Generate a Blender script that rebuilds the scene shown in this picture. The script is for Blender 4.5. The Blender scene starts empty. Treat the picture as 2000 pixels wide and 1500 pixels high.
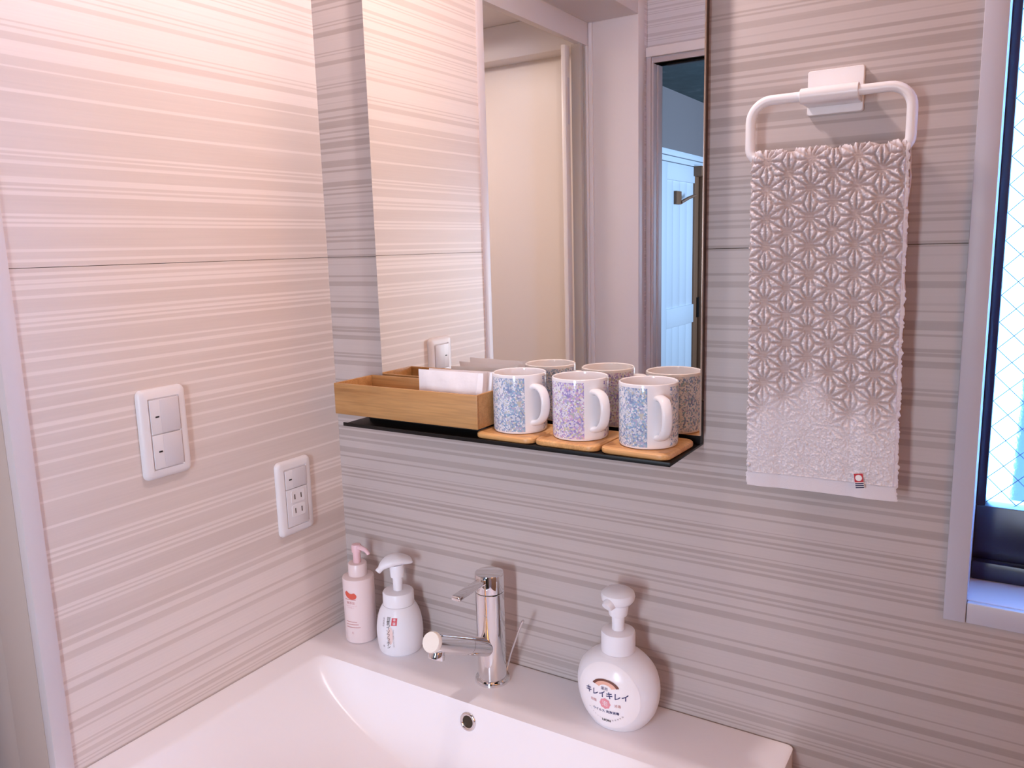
import bpy, bmesh, math, random
import numpy as np
from mathutils import Vector, Matrix
random.seed(7); np.random.seed(7)
S = bpy.context.scene; COL = S.collection
PI = math.pi

# ------------------------------------------------------------------ camera
cam_d = bpy.data.cameras.new('camera'); cam = bpy.data.objects.new('camera', cam_d); COL.objects.link(cam)
cam_d.sensor_fit = 'HORIZONTAL'; cam_d.sensor_width = 36.0; cam_d.lens = 1558.578/2000*36
cam_d.clip_start = 0.02
rgt = Vector((0.84894097, 0.52780306, -0.02689154)); upv = Vector((-0.06682511, 0.15768159, 0.98522633)); fwd = Vector((-0.52424578, 0.83459750, -0.16913286))
cam.matrix_world = Matrix(((rgt.x, upv.x, -fwd.x, 0.9423), (rgt.y, upv.y, -fwd.y, -0.95084), (rgt.z, upv.z, -fwd.z, 1.39265), (0, 0, 0, 1)))
S.camera = cam

# ------------------------------------------------------------------ sky, lamps, exposure
W = bpy.data.worlds.new('sky'); S.world = W; W.use_nodes = True
wn = W.node_tree.nodes; wn['Background'].inputs[0].default_value = (0.15, 0.42, 1.05, 1); wn['Background'].inputs[1].default_value = 36.0
def lamp(name, kind, loc, power, col, rot=None, **kw):
    l = bpy.data.lights.new(name, kind); l.energy = power; l.color = col
    for k, v in kw.items(): setattr(l, k, v)
    o = bpy.data.objects.new(name, l); COL.objects.link(o); o.location = loc
    if rot: o.rotation_euler = rot
    return o
lamp('mirror_lamp', 'POINT', (0.45, -0.155, 1.96), 11.4, (1.0, 0.87, 0.90), shadow_soft_size=0.024)        # bulb above the mirror
_dir = Vector((0.26, 0.0, 1.0))-Vector((0.60, -1.46, 1.24))
lamp('hall_daylight', 'AREA', (0.60, -1.46, 1.24), 2.8, (0.78, 0.88, 1.04), rot=_dir.to_track_quat('-Z', 'Y').to_euler(), shape='RECTANGLE', size=0.14, size_y=0.6, spread=1.5)   # daylight let in by the doorway behind
lamp('hall_window', 'AREA', (1.2, -4.6, 1.6), 75.0, (0.46, 0.74, 1.20), rot=(0, PI/2, 0), size=1.0)        # daylight on the hall door
lamp('bath_lamp', 'AREA', (-0.75, -0.85, 2.05), 8.6, (1.0, 0.84, 0.86), size=0.35)
_d2 = Vector((0.30, -0.25, 1.15))-Vector((1.70, -0.85, 1.55))
lamp('warm_fill', 'AREA', (1.70, -0.85, 1.55), 5.0, (1.0, 0.44, 0.14), rot=_d2.to_track_quat('-Z', 'Y').to_euler(), size=0.8)   # unseen warm fill, added at the right for orange ambient light
S.view_settings.view_transform = 'Standard'; S.view_settings.look = 'None'
S.view_settings.gamma = 1.0; S.view_settings.use_curve_mapping = False; S.view_settings.exposure = 0.0
S.cycles.max_bounces = 10; S.cycles.diffuse_bounces = 6; S.cycles.glossy_bounces = 5; S.cycles.transmission_bounces = 6
S.cycles.sample_clamp_indirect = 6.0; S.cycles.caustics_reflective = True; S.cycles.blur_glossy = 0.3

# ------------------------------------------------------------------ materials
def mat(name, col, rough=0.5, metal=0.0, **kw):
    m = bpy.data.materials.new(name); m.use_nodes = True
    b = m.node_tree.nodes['Principled BSDF']
    b.inputs['Base Color'].default_value = (*col, 1); b.inputs['Roughness'].default_value = rough; b.inputs['Metallic'].default_value = metal
    for k, v in kw.items(): b.inputs[k].default_value = v
    return m
class NT:
    def __init__(s, m): s.m = m; s.t = m.node_tree; s.b = s.t.nodes['Principled BSDF']
    def n(s, typ, **kw):
        x = s.t.nodes.new(typ)
        for k, v in kw.items(): setattr(x, k, v)
        return x
    def l(s, a, b): s.t.links.new(a, b)
    def put(s, sock, v):
        if hasattr(v, 'links') or hasattr(v, 'is_linked'): s.l(v, sock)
        else: sock.default_value = v
    def math(s, op, a, b=0.0, c=None, clamp=False):
        x = s.n('ShaderNodeMath', operation=op); x.use_clamp = clamp
        s.put(x.inputs[0], a); s.put(x.inputs[1], b)
        if c is not None: s.put(x.inputs[2], c)
        return x.outputs[0]
    def mix(s, f, a, b):
        x = s.n('ShaderNodeMix', data_type='RGBA'); s.put(x.inputs[0], f)
        s.put(x.inputs[6], a if hasattr(a, 'links') else (*a, 1)); s.put(x.inputs[7], b if hasattr(b, 'links') else (*b, 1))
        return x.outputs[2]
    def ramp(s, f, stops, interp='LINEAR'):
        x = s.n('ShaderNodeValToRGB'); r = x.color_ramp; r.interpolation = interp
        while len(r.elements) < len(stops): r.elements.new(0.5)
        for e, (p, c) in zip(r.elements, stops): e.position = min(max(p, 0), 1); e.color = (*c, 1) if hasattr(c, '__len__') else (c, c, c, 1)
        s.put(x.inputs[0], f); return x.outputs[0]
    def noise(s, vec, scale, detail=2.0, rough=0.5):
        x = s.n('ShaderNodeTexNoise'); s.put(x.inputs['Vector'], vec); x.inputs['Scale'].default_value = scale
        x.inputs['Detail'].default_value = detail; x.inputs['Roughness'].default_value = rough; return x.outputs[0]
    def mapping(s, vec, scale=(1, 1, 1), loc=(0, 0, 0)):
        x = s.n('ShaderNodeMapping'); s.put(x.inputs[0], vec); x.inputs['Scale'].default_value = scale; x.inputs['Location'].default_value = loc; return x.outputs[0]
    def bump(s, h, strength, dist=0.001):
        x = s.n('ShaderNodeBump'); x.inputs['Strength'].default_value = strength; x.inputs['Distance'].default_value = dist
        s.put(x.inputs['Height'], h); s.l(x.outputs[0], s.b.inputs['Normal'])

LEFT_BANDS=[(0.7839,0.7904,1.0),(0.7956,0.7988,1.0),(0.8007,0.8033,1.0),(0.8188,0.8214,1.0),(0.8252,0.8342,1.0),(0.8432,0.8458,1.0),(0.8701,0.8771,1.0),(0.8854,0.8893,1.0),(0.9135,0.9230,1.0),(0.9304,0.9380,1.0),(0.9416,0.9671,1.0),(0.9708,0.9735,1.0),(0.9765,0.9786,1.0),(0.9828,1.0031,1.0),(1.0066,1.0102,1.0),(1.0137,1.0163,1.0),(1.0203,1.0384,1.0),(1.0413,1.0453,1.0),(1.0487,1.0517,1.0),(1.0553,1.0806,1.0),(1.0839,1.1126,1.0),(1.1154,1.1395,1.0),(1.1422,1.1583,1.0),(1.1616,1.1761,1.0),(1.1794,1.1924,1.0),(1.1951,1.2013,1.0),(1.2067,1.2204,1.0),(1.2239,1.2366,1.0),(1.2400,1.2464,1.0),(1.2493,1.2625,1.0),(1.2669,1.2781,1.0),(1.2825,1.2883,1.0),(1.2907,1.3097,1.0),(1.3131,1.3179,1.0),(1.3208,1.3232,1.0),(1.3271,1.3305,1.0),(1.3339,1.3493,1.0),(1.3527,1.3599,1.0),(1.3650,1.3668,1.0),(1.3710,1.3753,1.0),(1.3786,1.3901,1.0),(1.3935,1.4016,1.0),(1.4050,1.4298,1.0),(1.4331,1.4350,1.0),(1.4384,1.4412,1.0),(1.4441,1.4640,1.0),(1.4687,1.4716,1.0),(1.4739,1.4777,1.0),(1.4844,1.4985,1.0),(1.5023,1.5070,1.0),(1.5089,1.5117,1.0),(1.5145,1.5422,1.0),(1.5455,1.5745,1.0),(1.5782,1.6006,1.0),(1.6024,1.6131,1.0),(1.6293,1.6376,1.0),(1.6423,1.6446,1.0),(1.6483,1.6501,1.0),(1.6754,1.6814,1.0),(1.6869,1.6888,1.0),(1.6929,1.6952,1.0),(1.6975,1.6993,0.4),(1.7066,1.7089,0.4),(1.7185,1.7235,1.0),(1.7304,1.7322,1.0),(1.7349,1.7367,1.0)]
BACK_BANDS=[(0.7832,0.7927,1.0),(0.7948,0.7982,1.0),(0.8009,0.8036,0.5),(0.8199,0.8219,1.0),(0.8280,0.8368,1.0),(0.8455,0.8475,1.0),(0.8709,0.8802,1.0),(0.8868,0.8901,1.0),(0.9165,0.9257,1.0),(0.9322,0.9355,1.0),(0.9459,0.9492,1.0),(0.9524,0.9560,1.0),(0.9616,0.9657,1.0),(0.9823,0.9860,1.0),(0.9892,0.9933,1.0),(0.9965,1.0016,1.0),(1.0048,1.0061,1.0),(1.0198,1.0225,1.0),(1.0252,1.0284,1.0),(1.0329,1.0366,1.0),(1.0393,1.0402,1.0),(1.0541,1.0568,1.0),(1.0626,1.0720,1.0),(1.0827,1.0872,1.0),(1.0907,1.1005,1.0),(1.1032,1.1080,1.0),(1.1142,1.1164,1.0),(1.1199,1.1313,1.0),(1.1348,1.1375,1.0),(1.1449,1.1492,1.0),(1.1653,1.1727,1.0),(1.1779,1.1817,1.0),(1.1835,1.1865,1.0),(1.2105,1.2178,1.0),(1.2224,1.2258,1.0),(1.2275,1.2305,1.0),(1.2525,1.2597,1.0),(1.2647,1.2685,1.0),(1.2693,1.2735,1.0),(1.2868,1.2893,1.0),(1.2935,1.3035,1.0),(1.3122,1.3142,1.0),(1.3196,1.3229,0.4),(1.3381,1.3454,1.0),(1.3520,1.3552,1.0),(1.3715,1.3735,0.4),(1.3812,1.3876,1.0),(1.3949,1.3973,1.0),(1.4073,1.4113,1.0),(1.4145,1.4173,1.0),(1.4236,1.4276,1.0),(1.4316,1.4356,0.5),(1.4443,1.4474,1.0),(1.4518,1.4545,1.0),(1.4573,1.4628,0.8),(1.4651,1.4671,1.0),(1.4745,1.4769,0.4),(1.4808,1.4835,1.0),(1.4882,1.4905,1.0),(1.4932,1.5006,1.0),(1.5153,1.5188,1.0),(1.5234,1.5334,1.0),(1.5441,1.5479,1.0),(1.5517,1.5616,1.0),(1.5654,1.5684,1.0),(1.5745,1.5775,1.0),(1.5820,1.5922,1.0),(1.5956,1.5989,1.0),(1.6064,1.6102,1.0),(1.6180,1.6198,0.4),(1.6273,1.6347,0.8),(1.6406,1.6428,1.0),(1.6450,1.6472,1.0),(1.6524,1.6575,0.3),(1.6744,1.6808,1.0),(1.6887,1.6901,1.0),(1.6926,1.6945,1.0),(1.7169,1.7242,1.0),(1.7300,1.7319,1.0),(1.7348,1.7367,1.0),(1.7540,1.7564,1.0),(1.7621,1.7679,1.0)]

def fill_bands(bands, lo, hi, seed):
    r = random.Random(seed); out = list(bands); z = bands[-1][1]+0.004
    while z < hi:
        for w, g in ((r.uniform(.0015, .003), .0025), (r.uniform(.0018, .003), .005), (r.uniform(.005, .011), r.uniform(.006, .016))):
            out.append((z, z+w, 1.0)); z += w+g
    z = bands[0][0]-0.004
    while z > lo:
        for w, g in ((r.uniform(.0015, .003), .0025), (r.uniform(.0018, .003), .005), (r.uniform(.005, .011), r.uniform(.006, .016))):
            out.append((z-w, z, 1.0)); z -= w+g
    return sorted(out)
def striped(name, bands, light, dark, rough):
    m = mat(name, light, rough); t = NT(m)
    g = t.n('ShaderNodeNewGeometry').outputs['Position']
    sp = t.n('ShaderNodeSeparateXYZ'); t.l(g, sp.inputs[0]); z = sp.outputs[2]
    wob = t.noise(t.mapping(g, (2.2, 2.2, 25)), 1.0, 2)
    z = t.math('ADD', z, t.math('MULTIPLY', t.math('SUBTRACT', wob, 0.5), 0.0022))
    tot = None; N = 7; e = 0.0004
    for i in range(0, len(bands), N):
        ch = bands[i:i+N]; a = ch[0][0]-0.002; b = ch[-1][1]+0.002
        x = t.n('ShaderNodeMapRange'); x.clamp = True; t.l(z, x.inputs[0]); x.inputs[1].default_value = a; x.inputs[2].default_value = b
        st = [(0, 0.0)]
        for z0, z1, k in ch:
            for p, v in ((z0-e, 0.0), (z0+e, k), (z1-e, k), (z1+e, 0.0)): st.append(((p-a)/(b-a), v))
        st.append((1, 0.0))
        r = t.ramp(x.outputs[0], st); tot = r if tot is None else t.math('ADD', tot, r)
    fade = t.ramp(t.noise(t.mapping(g, (3.0, 3.0, 40)), 1.0, 2), [(0.3, 0.72), (0.62, 1.0)])
    f = t.math('MULTIPLY', t.math('MINIMUM', tot, 1.0), fade)
    c = t.mix(f, light, dark)
    fine = t.noise(t.mapping(g, (6, 6, 420)), 1.0, 2)
    c2 = t.n('ShaderNodeMix', data_type='RGBA', blend_type='MULTIPLY'); c2.inputs[0].default_value = 1.0; t.l(c, c2.inputs[6])
    t.l(t.ramp(fine, [(0.3, 0.955), (0.7, 1.0)]), c2.inputs[7]); t.l(c2.outputs[2], t.b.inputs['Base Color'])
    return m
LB = fill_bands(LEFT_BANDS, 0.0, 2.4, 3); BB = fill_bands(BACK_BANDS, 0.0, 2.4, 5)
M = {}
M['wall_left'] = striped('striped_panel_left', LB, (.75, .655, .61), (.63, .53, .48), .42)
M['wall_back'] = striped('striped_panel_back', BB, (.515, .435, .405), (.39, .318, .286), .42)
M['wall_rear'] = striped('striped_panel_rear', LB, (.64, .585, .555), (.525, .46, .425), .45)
M['white_trim'] = mat('white_trim', (.52, .50, .56), .38)
M['jamb'] = mat('jamb', (.50, .405, .36), .45); M['lining'] = mat('door_lining', (.74, .66, .60), .42)
M['plain'] = mat('plain_wall', (.72, .67, .62), .6)
M['dark_back'] = mat('dark_backing', (.20, .13, .09), .8)
M['ceiling'] = mat('ceiling', (.62, .42, .25), .7); M['wood_wall'] = mat('wood_wall', (.46, .23, .10), .6)
M['floor'] = mat('floor', (.30, .15, .07), .5)
M['bath_wall'] = mat('bath_wall', (.74, .67, .60), .35)
M['bath_white'] = mat('bath_white', (.80, .76, .73), .35)
M['strip'] = mat('casing_strip', (.60, .54, .55), .4); M['alu'] = mat('door_frame_alu', (.50, .44, .37), .38, .35)
M['hall_wall'] = mat('hall_wall', (.25, .20, .19), .7)
M['teal'] = mat('dark_teal_ceiling', (.022, .06, .065), .45)
t = NT(M['teal']); gp = t.n('ShaderNodeNewGeometry').outputs['Position']
t.l(t.ramp(t.noise(gp, 9, 4), [(.35, (.012, .042, .045)), (.62, (.035, .075, .08)), (.72, (.10, .14, .14))]), t.b.inputs['Base Color'])
M['hall_door'] = mat('white_painted_door', (.78, .80, .84), .45)
M['brown'] = mat('brown_wood', (.24, .11, .055), .5)
M['black'] = mat('black_metal', (.006, .005, .005), .42, 0.0, **{'Specular IOR Level': .25})
M['black_plastic'] = mat('black_mark', (.012, .010, .010), .4)
M['mirror'] = mat('mirror_silver', (.93, .905, .85), .0, 1.0)
M['mirror_edge'] = mat('mirror_edge', (.62, .52, .44), .2, .4)
M['mirror_board'] = mat('mirror_backing', (.06, .035, .025), .6)
M['chrome'] = mat('chrome', (.80, .79, .80), .035, 1.0)
M['ceramic'] = mat('white_ceramic', (.86, .815, .835), .24, 0.0, **{'Specular IOR Level': .32})
M['hole'] = mat('dark_hole', (.030, .018, .006), .6)
M['plastic'] = mat('white_plastic', (.72, .68, .69), .32)
M['plastic_b'] = mat('white_plastic_key', (.68, .64, .655), .38)
M['plastic_c'] = mat('white_plastic_dull', (.60, .56, .58), .42)
M['ring'] = mat('white_ring_plastic', (.82, .79, .80), .28)
M['bottle_white'] = mat('bottle_white', (.82, .80, .84), .33)
M['label_white'] = mat('label_white', (.92, .88, .90), .25)
M['bottle_pink'] = mat('bottle_pink', (.80, .665, .655), .30)
M['pump_pink'] = mat('pump_pink', (.78, .52, .545), .32)
M['cap_cream'] = mat('cap_cream', (.80, .73, .66), .40)
M['ink'] = mat('ink_black', (.02, .016, .016), .5); M['navy'] = mat('ink_navy', (.035, .035, .14), .5)
M['red'] = mat('ink_red', (.62, .035, .05), .5); M['orange_red'] = mat('ink_orange_red', (.66, .10, .06), .5)
M['pinkink'] = mat('ink_pink', (.80, .30, .34), .5); M['peach'] = mat('ink_peach', (.82, .45, .33), .5)
M['brownink'] = mat('ink_brown', (.16, .05, .03), .5); M['greyink'] = mat('ink_grey', (.28, .24, .27), .5)
M['dullpink'] = mat('ink_dull_pink', (.55, .25, .24), .5)
M['tagred'] = mat('tag_red', (.45, .02, .03), .7); M['tagwhite'] = mat('tag_white', (.80, .78, .78), .7); M['tagnavy'] = mat('tag_navy', (.018, .018, .07), .7)
M['tray_gap'] = mat('tray_gap_dark', (.02, .015, .012), .7)
M['paper'] = mat('paper_packet', (.84, .79, .80), .45)
t = NT(M['paper']); oc = t.n('ShaderNodeTexCoord').outputs['Object']; t.bump(t.noise(oc, 55, 3), .5, .002)
M['sash'] = mat('dark_sash', (.010, .009, .024), .28)
M['wire'] = mat('wire', (.05, .05, .06), .6)
def wood(name, c0, c1, c2, axis, rough=.42, s=1.0):
    m = mat(name, c1, rough); t = NT(m); oc = t.n('ShaderNodeTexCoord').outputs['Object']
    sc = [60*s]*3; sc[axis] = 4.0*s
    v = t.mapping(oc, tuple(sc)); n = t.noise(v, 1.0, 4, .62)
    sc2 = [420*s]*3; sc2[axis] = 16*s; n2 = t.noise(t.mapping(oc, tuple(sc2)), 1.0, 2)
    c = t.ramp(n, [(.30, c0), (.50, c1), (.72, c2)])
    x = t.n('ShaderNodeMix', data_type='RGBA', blend_type='MULTIPLY'); x.inputs[0].default_value = 1.0
    t.l(c, x.inputs[6]); t.l(t.ramp(n2, [(.38, .86), (.56, 1.0)]), x.inputs[7]); t.l(x.outputs[2], t.b.inputs['Base Color'])
    return m
M['tray_wood'] = wood('tray_wood', (.36, .165, .050), (.48, .245, .085), (.56, .30, .115), 0)
M['coaster_wood'] = wood('coaster_wood', (.56, .26, .085), (.72, .37, .135), (.82, .47, .20), 0)
def mug_print(name, pal, dense):
    m = mat(name, (.8, .8, .8), .12); t = NT(m)
    oc = t.n('ShaderNodeTexCoord').outputs['Object']; sp = t.n('ShaderNodeSeparateXYZ'); t.l(oc, sp.inputs[0])
    ang = t.math('ARCTAN2', sp.outputs[1], sp.outputs[0])
    cb = t.n('ShaderNodeCombineXYZ'); t.l(t.math('MULTIPLY', ang, 0.0358), cb.inputs[0]); t.l(sp.outputs[2], cb.inputs[1])
    uv = cb.outputs[0]
    def vor(scale, feat='F1', off=0):
        v = t.n('ShaderNodeTexVoronoi', feature=feat); t.l(t.mapping(uv, (1, 1, 1), (off, off, 0)), v.inputs['Vector']); v.inputs['Scale'].default_value = scale; return v
    v1 = vor(520); v2 = vor(165, off=.3); v3 = vor(820, off=.7)
    s1 = t.n('ShaderNodeSeparateColor'); t.l(v1.outputs['Color'], s1.inputs[0])
    cell = t.ramp(s1.outputs[0], [(i/len(pal), c) for i, c in enumerate(pal)], 'CONSTANT')
    reg = t.noise(uv, 34, 2)
    # denser colour in the strip just before the handle
    strip = t.math('SUBTRACT', 1.0, t.math('MULTIPLY', t.math('ABSOLUTE', t.math('ADD', ang, 0.72)), 1.6), clamp=True)
    cov = t.math('ADD', t.math('MULTIPLY', strip, dense), t.math('MULTIPLY', t.math('SUBTRACT', reg, .5), 1.5))
    keep = t.math('GREATER_THAN', t.math('ADD', cov, s1.outputs[1]), .38)
    c = t.mix(keep, (.80, .79, .83), t.mix(.22, cell, (.66, .66, .74)))
    # larger pale daisies with thin drawn outlines
    s2 = t.n('ShaderNodeSeparateColor'); t.l(v2.outputs['Color'], s2.inputs[0])
    d2 = v2.outputs['Distance']
    dm = t.math('MULTIPLY', t.math('LESS_THAN', d2, .42), t.math('GREATER_THAN', s2.outputs[0], .55))
    ring = t.math('MULTIPLY', t.math('LESS_THAN', t.math('ABSOLUTE', t.math('SUBTRACT', v3.outputs['Distance'], .42)), .10), .55)
    c = t.mix(t.math('MULTIPLY', dm, .75), c, t.mix(ring, (.80, .79, .82), pal[1]))
    ctr = t.math('MULTIPLY', t.math('LESS_THAN', d2, .11), t.math('GREATER_THAN', s2.outputs[0], .55)); c = t.mix(ctr, c, (.55, .50, .22))
    # plain white margin beside the handle, at the rim and the foot
    plain = t.math('LESS_THAN', t.math('ABSOLUTE', ang), .40)
    plain = t.math('MAXIMUM', plain, t.math('GREATER_THAN', sp.outputs[2], .0735)); plain = t.math('MAXIMUM', plain, t.math('LESS_THAN', sp.outputs[2], .003))
    c = t.mix(plain, c, (.82, .79, .80)); t.l(c, t.b.inputs['Base Color'])
    return m
M['glaze'] = mat('mug_glaze', (.82, .79, .80), .08)
BL = [(.14, .25, .50), (.16, .33, .55), (.30, .42, .60), (.60, .64, .74), (.12, .20, .42), (.20, .42, .55), (.74, .76, .82), (.36, .42, .52), (.52, .50, .40), (.40, .36, .56)]
PU = [(.28, .20, .55), (.42, .28, .62), (.62, .34, .56), (.72, .62, .76), (.22, .16, .50), (.66, .40, .50), (.78, .74, .82), (.40, .36, .66), (.66, .60, .32), (.40, .44, .36)]
M['print_blue'] = mug_print('floral_print_blue', BL, .62); M['print_purple'] = mug_print('floral_print_purple', PU, .55)
mt = mat('terry', (.82, .79, .80), 1.0, 0.0, **{'Specular IOR Level': .05}); M['towel'] = mt; t = NT(mt)
at = t.n('ShaderNodeAttribute', attribute_name='pile')
pos = t.n('ShaderNodeNewGeometry').outputs['Position']
rib = t.noise(t.mapping(pos, (60, 60, 1500)), 1.0, 1)
grd = t.mix(t.ramp(rib, [(.4, 0.), (.6, 1.)]), (.46, .36, .335), (.54, .435, .41))
t.l(t.mix(at.outputs['Fac'], grd, (.78, .73, .76)), t.b.inputs['Base Color'])
t.bump(t.noise(pos, 1800, 2), .5, .0012); t.b.inputs['Sheen Weight'].default_value = .25
mg = mat('frosted_glass', (.97, .99, 1.0), .22, 0.0); M['glass'] = mg
NT(mg).b.inputs['Transmission Weight'].default_value = 1.0; NT(mg).b.inputs['IOR'].default_value = 1.03
t = NT(mg); t.bump(t.noise(t.n('ShaderNodeTexCoord').outputs['Object'], 260, 2), .35, .0015)
M['outside'] = mat('outside_wall', (.14, .17, .24), .8)

# ------------------------------------------------------------------ mesh helpers
def add_obj(name, bm, m, parent=None, smooth=False, loc=None):
    me = bpy.data.meshes.new(name)
    if smooth:
        for f in bm.faces: f.smooth = True
    bm.normal_update(); bm.to_mesh(me); bm.free()
    for mm in (m if isinstance(m, (list, tuple)) else [m]): me.materials.append(mm)
    o = bpy.data.objects.new(name, me); COL.objects.link(o)
    if parent is not None: o.parent = parent
    if loc is not None: o.location = loc
    if smooth: sharp(o)
    return o
def sharp(o, deg=38):
    me = o.data
    bm = bmesh.new(); bm.from_mesh(me); a = math.radians(deg)
    for e in bm.edges:
        if len(e.link_faces) == 2 and e.calc_face_angle(0) > a: e.smooth = False
    bm.to_mesh(me); bm.free()
def tag(o, label, cat, group=None):
    o['label'] = label; o['category'] = cat
    if group: o['group'] = group
    return o
def thing(name, label, cat, loc, rz=0.0, group=None):
    o = bpy.data.objects.new(name, None); COL.objects.link(o); o.location = loc; o.rotation_euler = (0, 0, rz); o.empty_display_size = .02
    return tag(o, label, cat, group)
def struct(o, label=None, cat='wall'):
    o['kind'] = 'structure'
    if label: o['label'] = label; o['category'] = cat
    return o
def box(bm, x0, x1, y0, y1, z0, z1, bev=0.0, seg=2):
    r = bmesh.ops.create_cube(bm, size=1.0); vs = r['verts']
    for v in vs: v.co = Vector((x0+(v.co.x+.5)*(x1-x0), y0+(v.co.y+.5)*(y1-y0), z0+(v.co.z+.5)*(z1-z0)))
    if bev > 0:
        es = list({e for v in vs for e in v.link_edges}); bmesh.ops.bevel(bm, geom=es, offset=bev, segments=seg, affect='EDGES', profile=.5)
    return bm
def boxo(name, b, m, parent=None, bev=0.0):
    bm = bmesh.new(); box(bm, *b, bev); return add_obj(name, bm, m, parent, smooth=bev > 0)
def lathe(bm, prof, seg=48, cx=0, cy=0, ax=None, az=None, close=True):
    """prof: (r, z) list; optional (rx, ry, z)."""
    rings = []
    for p in prof:
        rx, ry, z = (p[0], p[0], p[1]) if len(p) == 2 else p
        rings.append([bm.verts.new((cx+rx*math.cos(2*PI*i/seg), cy+ry*math.sin(2*PI*i/seg), z)) for i in range(seg)])
    for a, b in zip(rings[:-1], rings[1:]):
        for i in range(seg):
            j = (i+1) % seg; bm.faces.new((a[i], a[j], b[j], b[i]))
    if close:
        bm.faces.new(list(reversed(rings[0]))); bm.faces.new(rings[-1])
    return bm
def spline(pts, n):
    """Catmull-Rom through pts"""
    P = [Vector(p) for p in pts]; P = [P[0]*2-P[1]]+P+[P[-1]*2-P[-2]]; out = []
    for i in range(1, len(P)-2):
        for k in range(n):
            t = k/n; a, b, c, d = P[i-1:i+3]
            out.append(.5*((2*b)+(-a+c)*t+(2*a-5*b+4*c-d)*t*t+(-a+3*b-3*c+d)*t**3))
    out.append(P[-2]); return out
def sweep(bm, path, rad, seg=20, up=Vector((0, 0, 1)), cap=True, closed=False):
    """rad: float, or list of floats, or (w, h) or list of (w, h) half sizes"""
    n = len(path); rings = []
    for i, p in enumerate(path):
        p = Vector(p)
        if closed: d = Vector(path[(i+1) % n])-Vector(path[i-1])
        else: d = Vector(path[min(i+1, n-1)])-Vector(path[max(i-1, 0)])
        d.normalize(); s = d.cross(up)
        if s.length < 1e-4: s = d.cross(Vector((1, 0, 0)))
        s.normalize(); u = s.cross(d)
        r = rad[i] if isinstance(rad, list) else rad
        w, h = r if isinstance(r, tuple) else (r, r)
        rings.append([bm.verts.new(p+s*(w*math.cos(2*PI*k/seg))+u*(h*math.sin(2*PI*k/seg))) for k in range(seg)])
    prs = list(zip(rings[:-1], rings[1:]))+([(rings[-1], rings[0])] if closed else [])
    for a, b in prs:
        for k in range(seg): j = (k+1) % seg; bm.faces.new((a[k], a[j], b[j], b[k]))
    if cap and not closed: bm.faces.new(list(reversed(rings[0]))); bm.faces.new(rings[-1])
    bmesh.ops.recalc_face_normals(bm, faces=bm.faces[:]); return bm
def rrect(w, h, r, n=8):
    pts = []
    for cx, cy, a0 in ((w/2-r, h/2-r, 0), (-w/2+r, h/2-r, PI/2), (-w/2+r, -h/2+r, PI), (w/2-r, -h/2+r, 1.5*PI)):
        for i in range(n+1): a = a0+PI/2*i/n; pts.append((cx+r*math.cos(a), cy+r*math.sin(a)))
    return pts
def plate(bm, layers, place, n=8):
    """layers of (w, h, r, depth); place(u, v, d) -> xyz"""
    rings = [[bm.verts.new(place(u, v, d)) for u, v in rrect(w, h, r, n)] for w, h, r, d in layers]; k = len(rings[0])
    for a, b in zip(rings[:-1], rings[1:]):
        for i in range(k): j = (i+1) % k; bm.faces.new((a[i], a[j], b[j], b[i]))
    bm.faces.new(list(reversed(rings[0]))); bm.faces.new(rings[-1]); bmesh.ops.recalc_face_normals(bm, faces=bm.faces[:]); return bm
def text2d(s, size, vertical=False, step=1.08, bold=0.0):
    """flat glyph mesh of Blender's built-in font: list of (verts2d, faces), centred"""
    V = []; F = []
    def one(st, ox, oy):
        cu = bpy.data.curves.new('t', 'FONT'); cu.body = st; cu.size = size; cu.align_x = 'CENTER'; cu.align_y = 'CENTER'; cu.resolution_u = 2; cu.offset = bold*size
        o = bpy.data.objects.new('t', cu); COL.objects.link(o); bpy.context.view_layer.update()
        me = bpy.data.meshes.new_from_object(o.evaluated_get(bpy.context.evaluated_depsgraph_get()))
        b = len(V)
        for v in me.vertices: V.append((v.co.x+ox, v.co.y+oy))
        for p in me.polygons: F.append([b+i for i in p.vertices])
        bpy.data.objects.remove(o); bpy.data.curves.remove(cu); bpy.data.meshes.remove(me)
    if vertical:
        for i, ch in enumerate(s): one(ch, 0, -(i-(len(s)-1)/2)*size*step)
    else: one(s, 0, 0)
    return V, F
def decal(name, V, F, m, fn, parent, flip=False):
    """print flat 2-D shapes on to a surface given by fn(u, v)"""
    bm = bmesh.new(); vs = [bm.verts.new(fn(u, v)) for u, v in V]
    for f in F:
        try: bm.faces.new([vs[i] for i in f])
        except ValueError: pass
    return add_obj(name, bm, m, parent)
def disc2d(cx, cy, rx, ry, n=24, lob=0, amp=0.0):
    V = [(cx, cy)]+[(cx+rx*(1+amp*math.cos(lob*2*PI*i/n))*math.cos(2*PI*i/n), cy+ry*(1+amp*math.cos(lob*2*PI*i/n))*math.sin(2*PI*i/n)) for i in range(n)]
    return V, [(0, i+1, (i+1) % n+1) for i in range(n)]
def merge(*a):
    V = []; F = []
    for v, f in a: b = len(V); V += v; F += [[b+i for i in q] for q in f]
    return V, F
def shift(vf, dx, dy, rot=0.0):
    c, s = math.cos(rot), math.sin(rot); return [(dx+c*x-s*y, dy+s*x+c*y) for x, y in vf[0]], vf[1]

# ------------------------------------------------------------------ the room
JZ = 1.384; G = .00035
def panels(parent, parts, m, d):
    """each panel is a child mesh made of flush boxes"""
    for bs in parts:
        bm = bmesh.new()
        for b in bs: box(bm, *b)
        add_obj('wall_panel', bm, m, parent)
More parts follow.
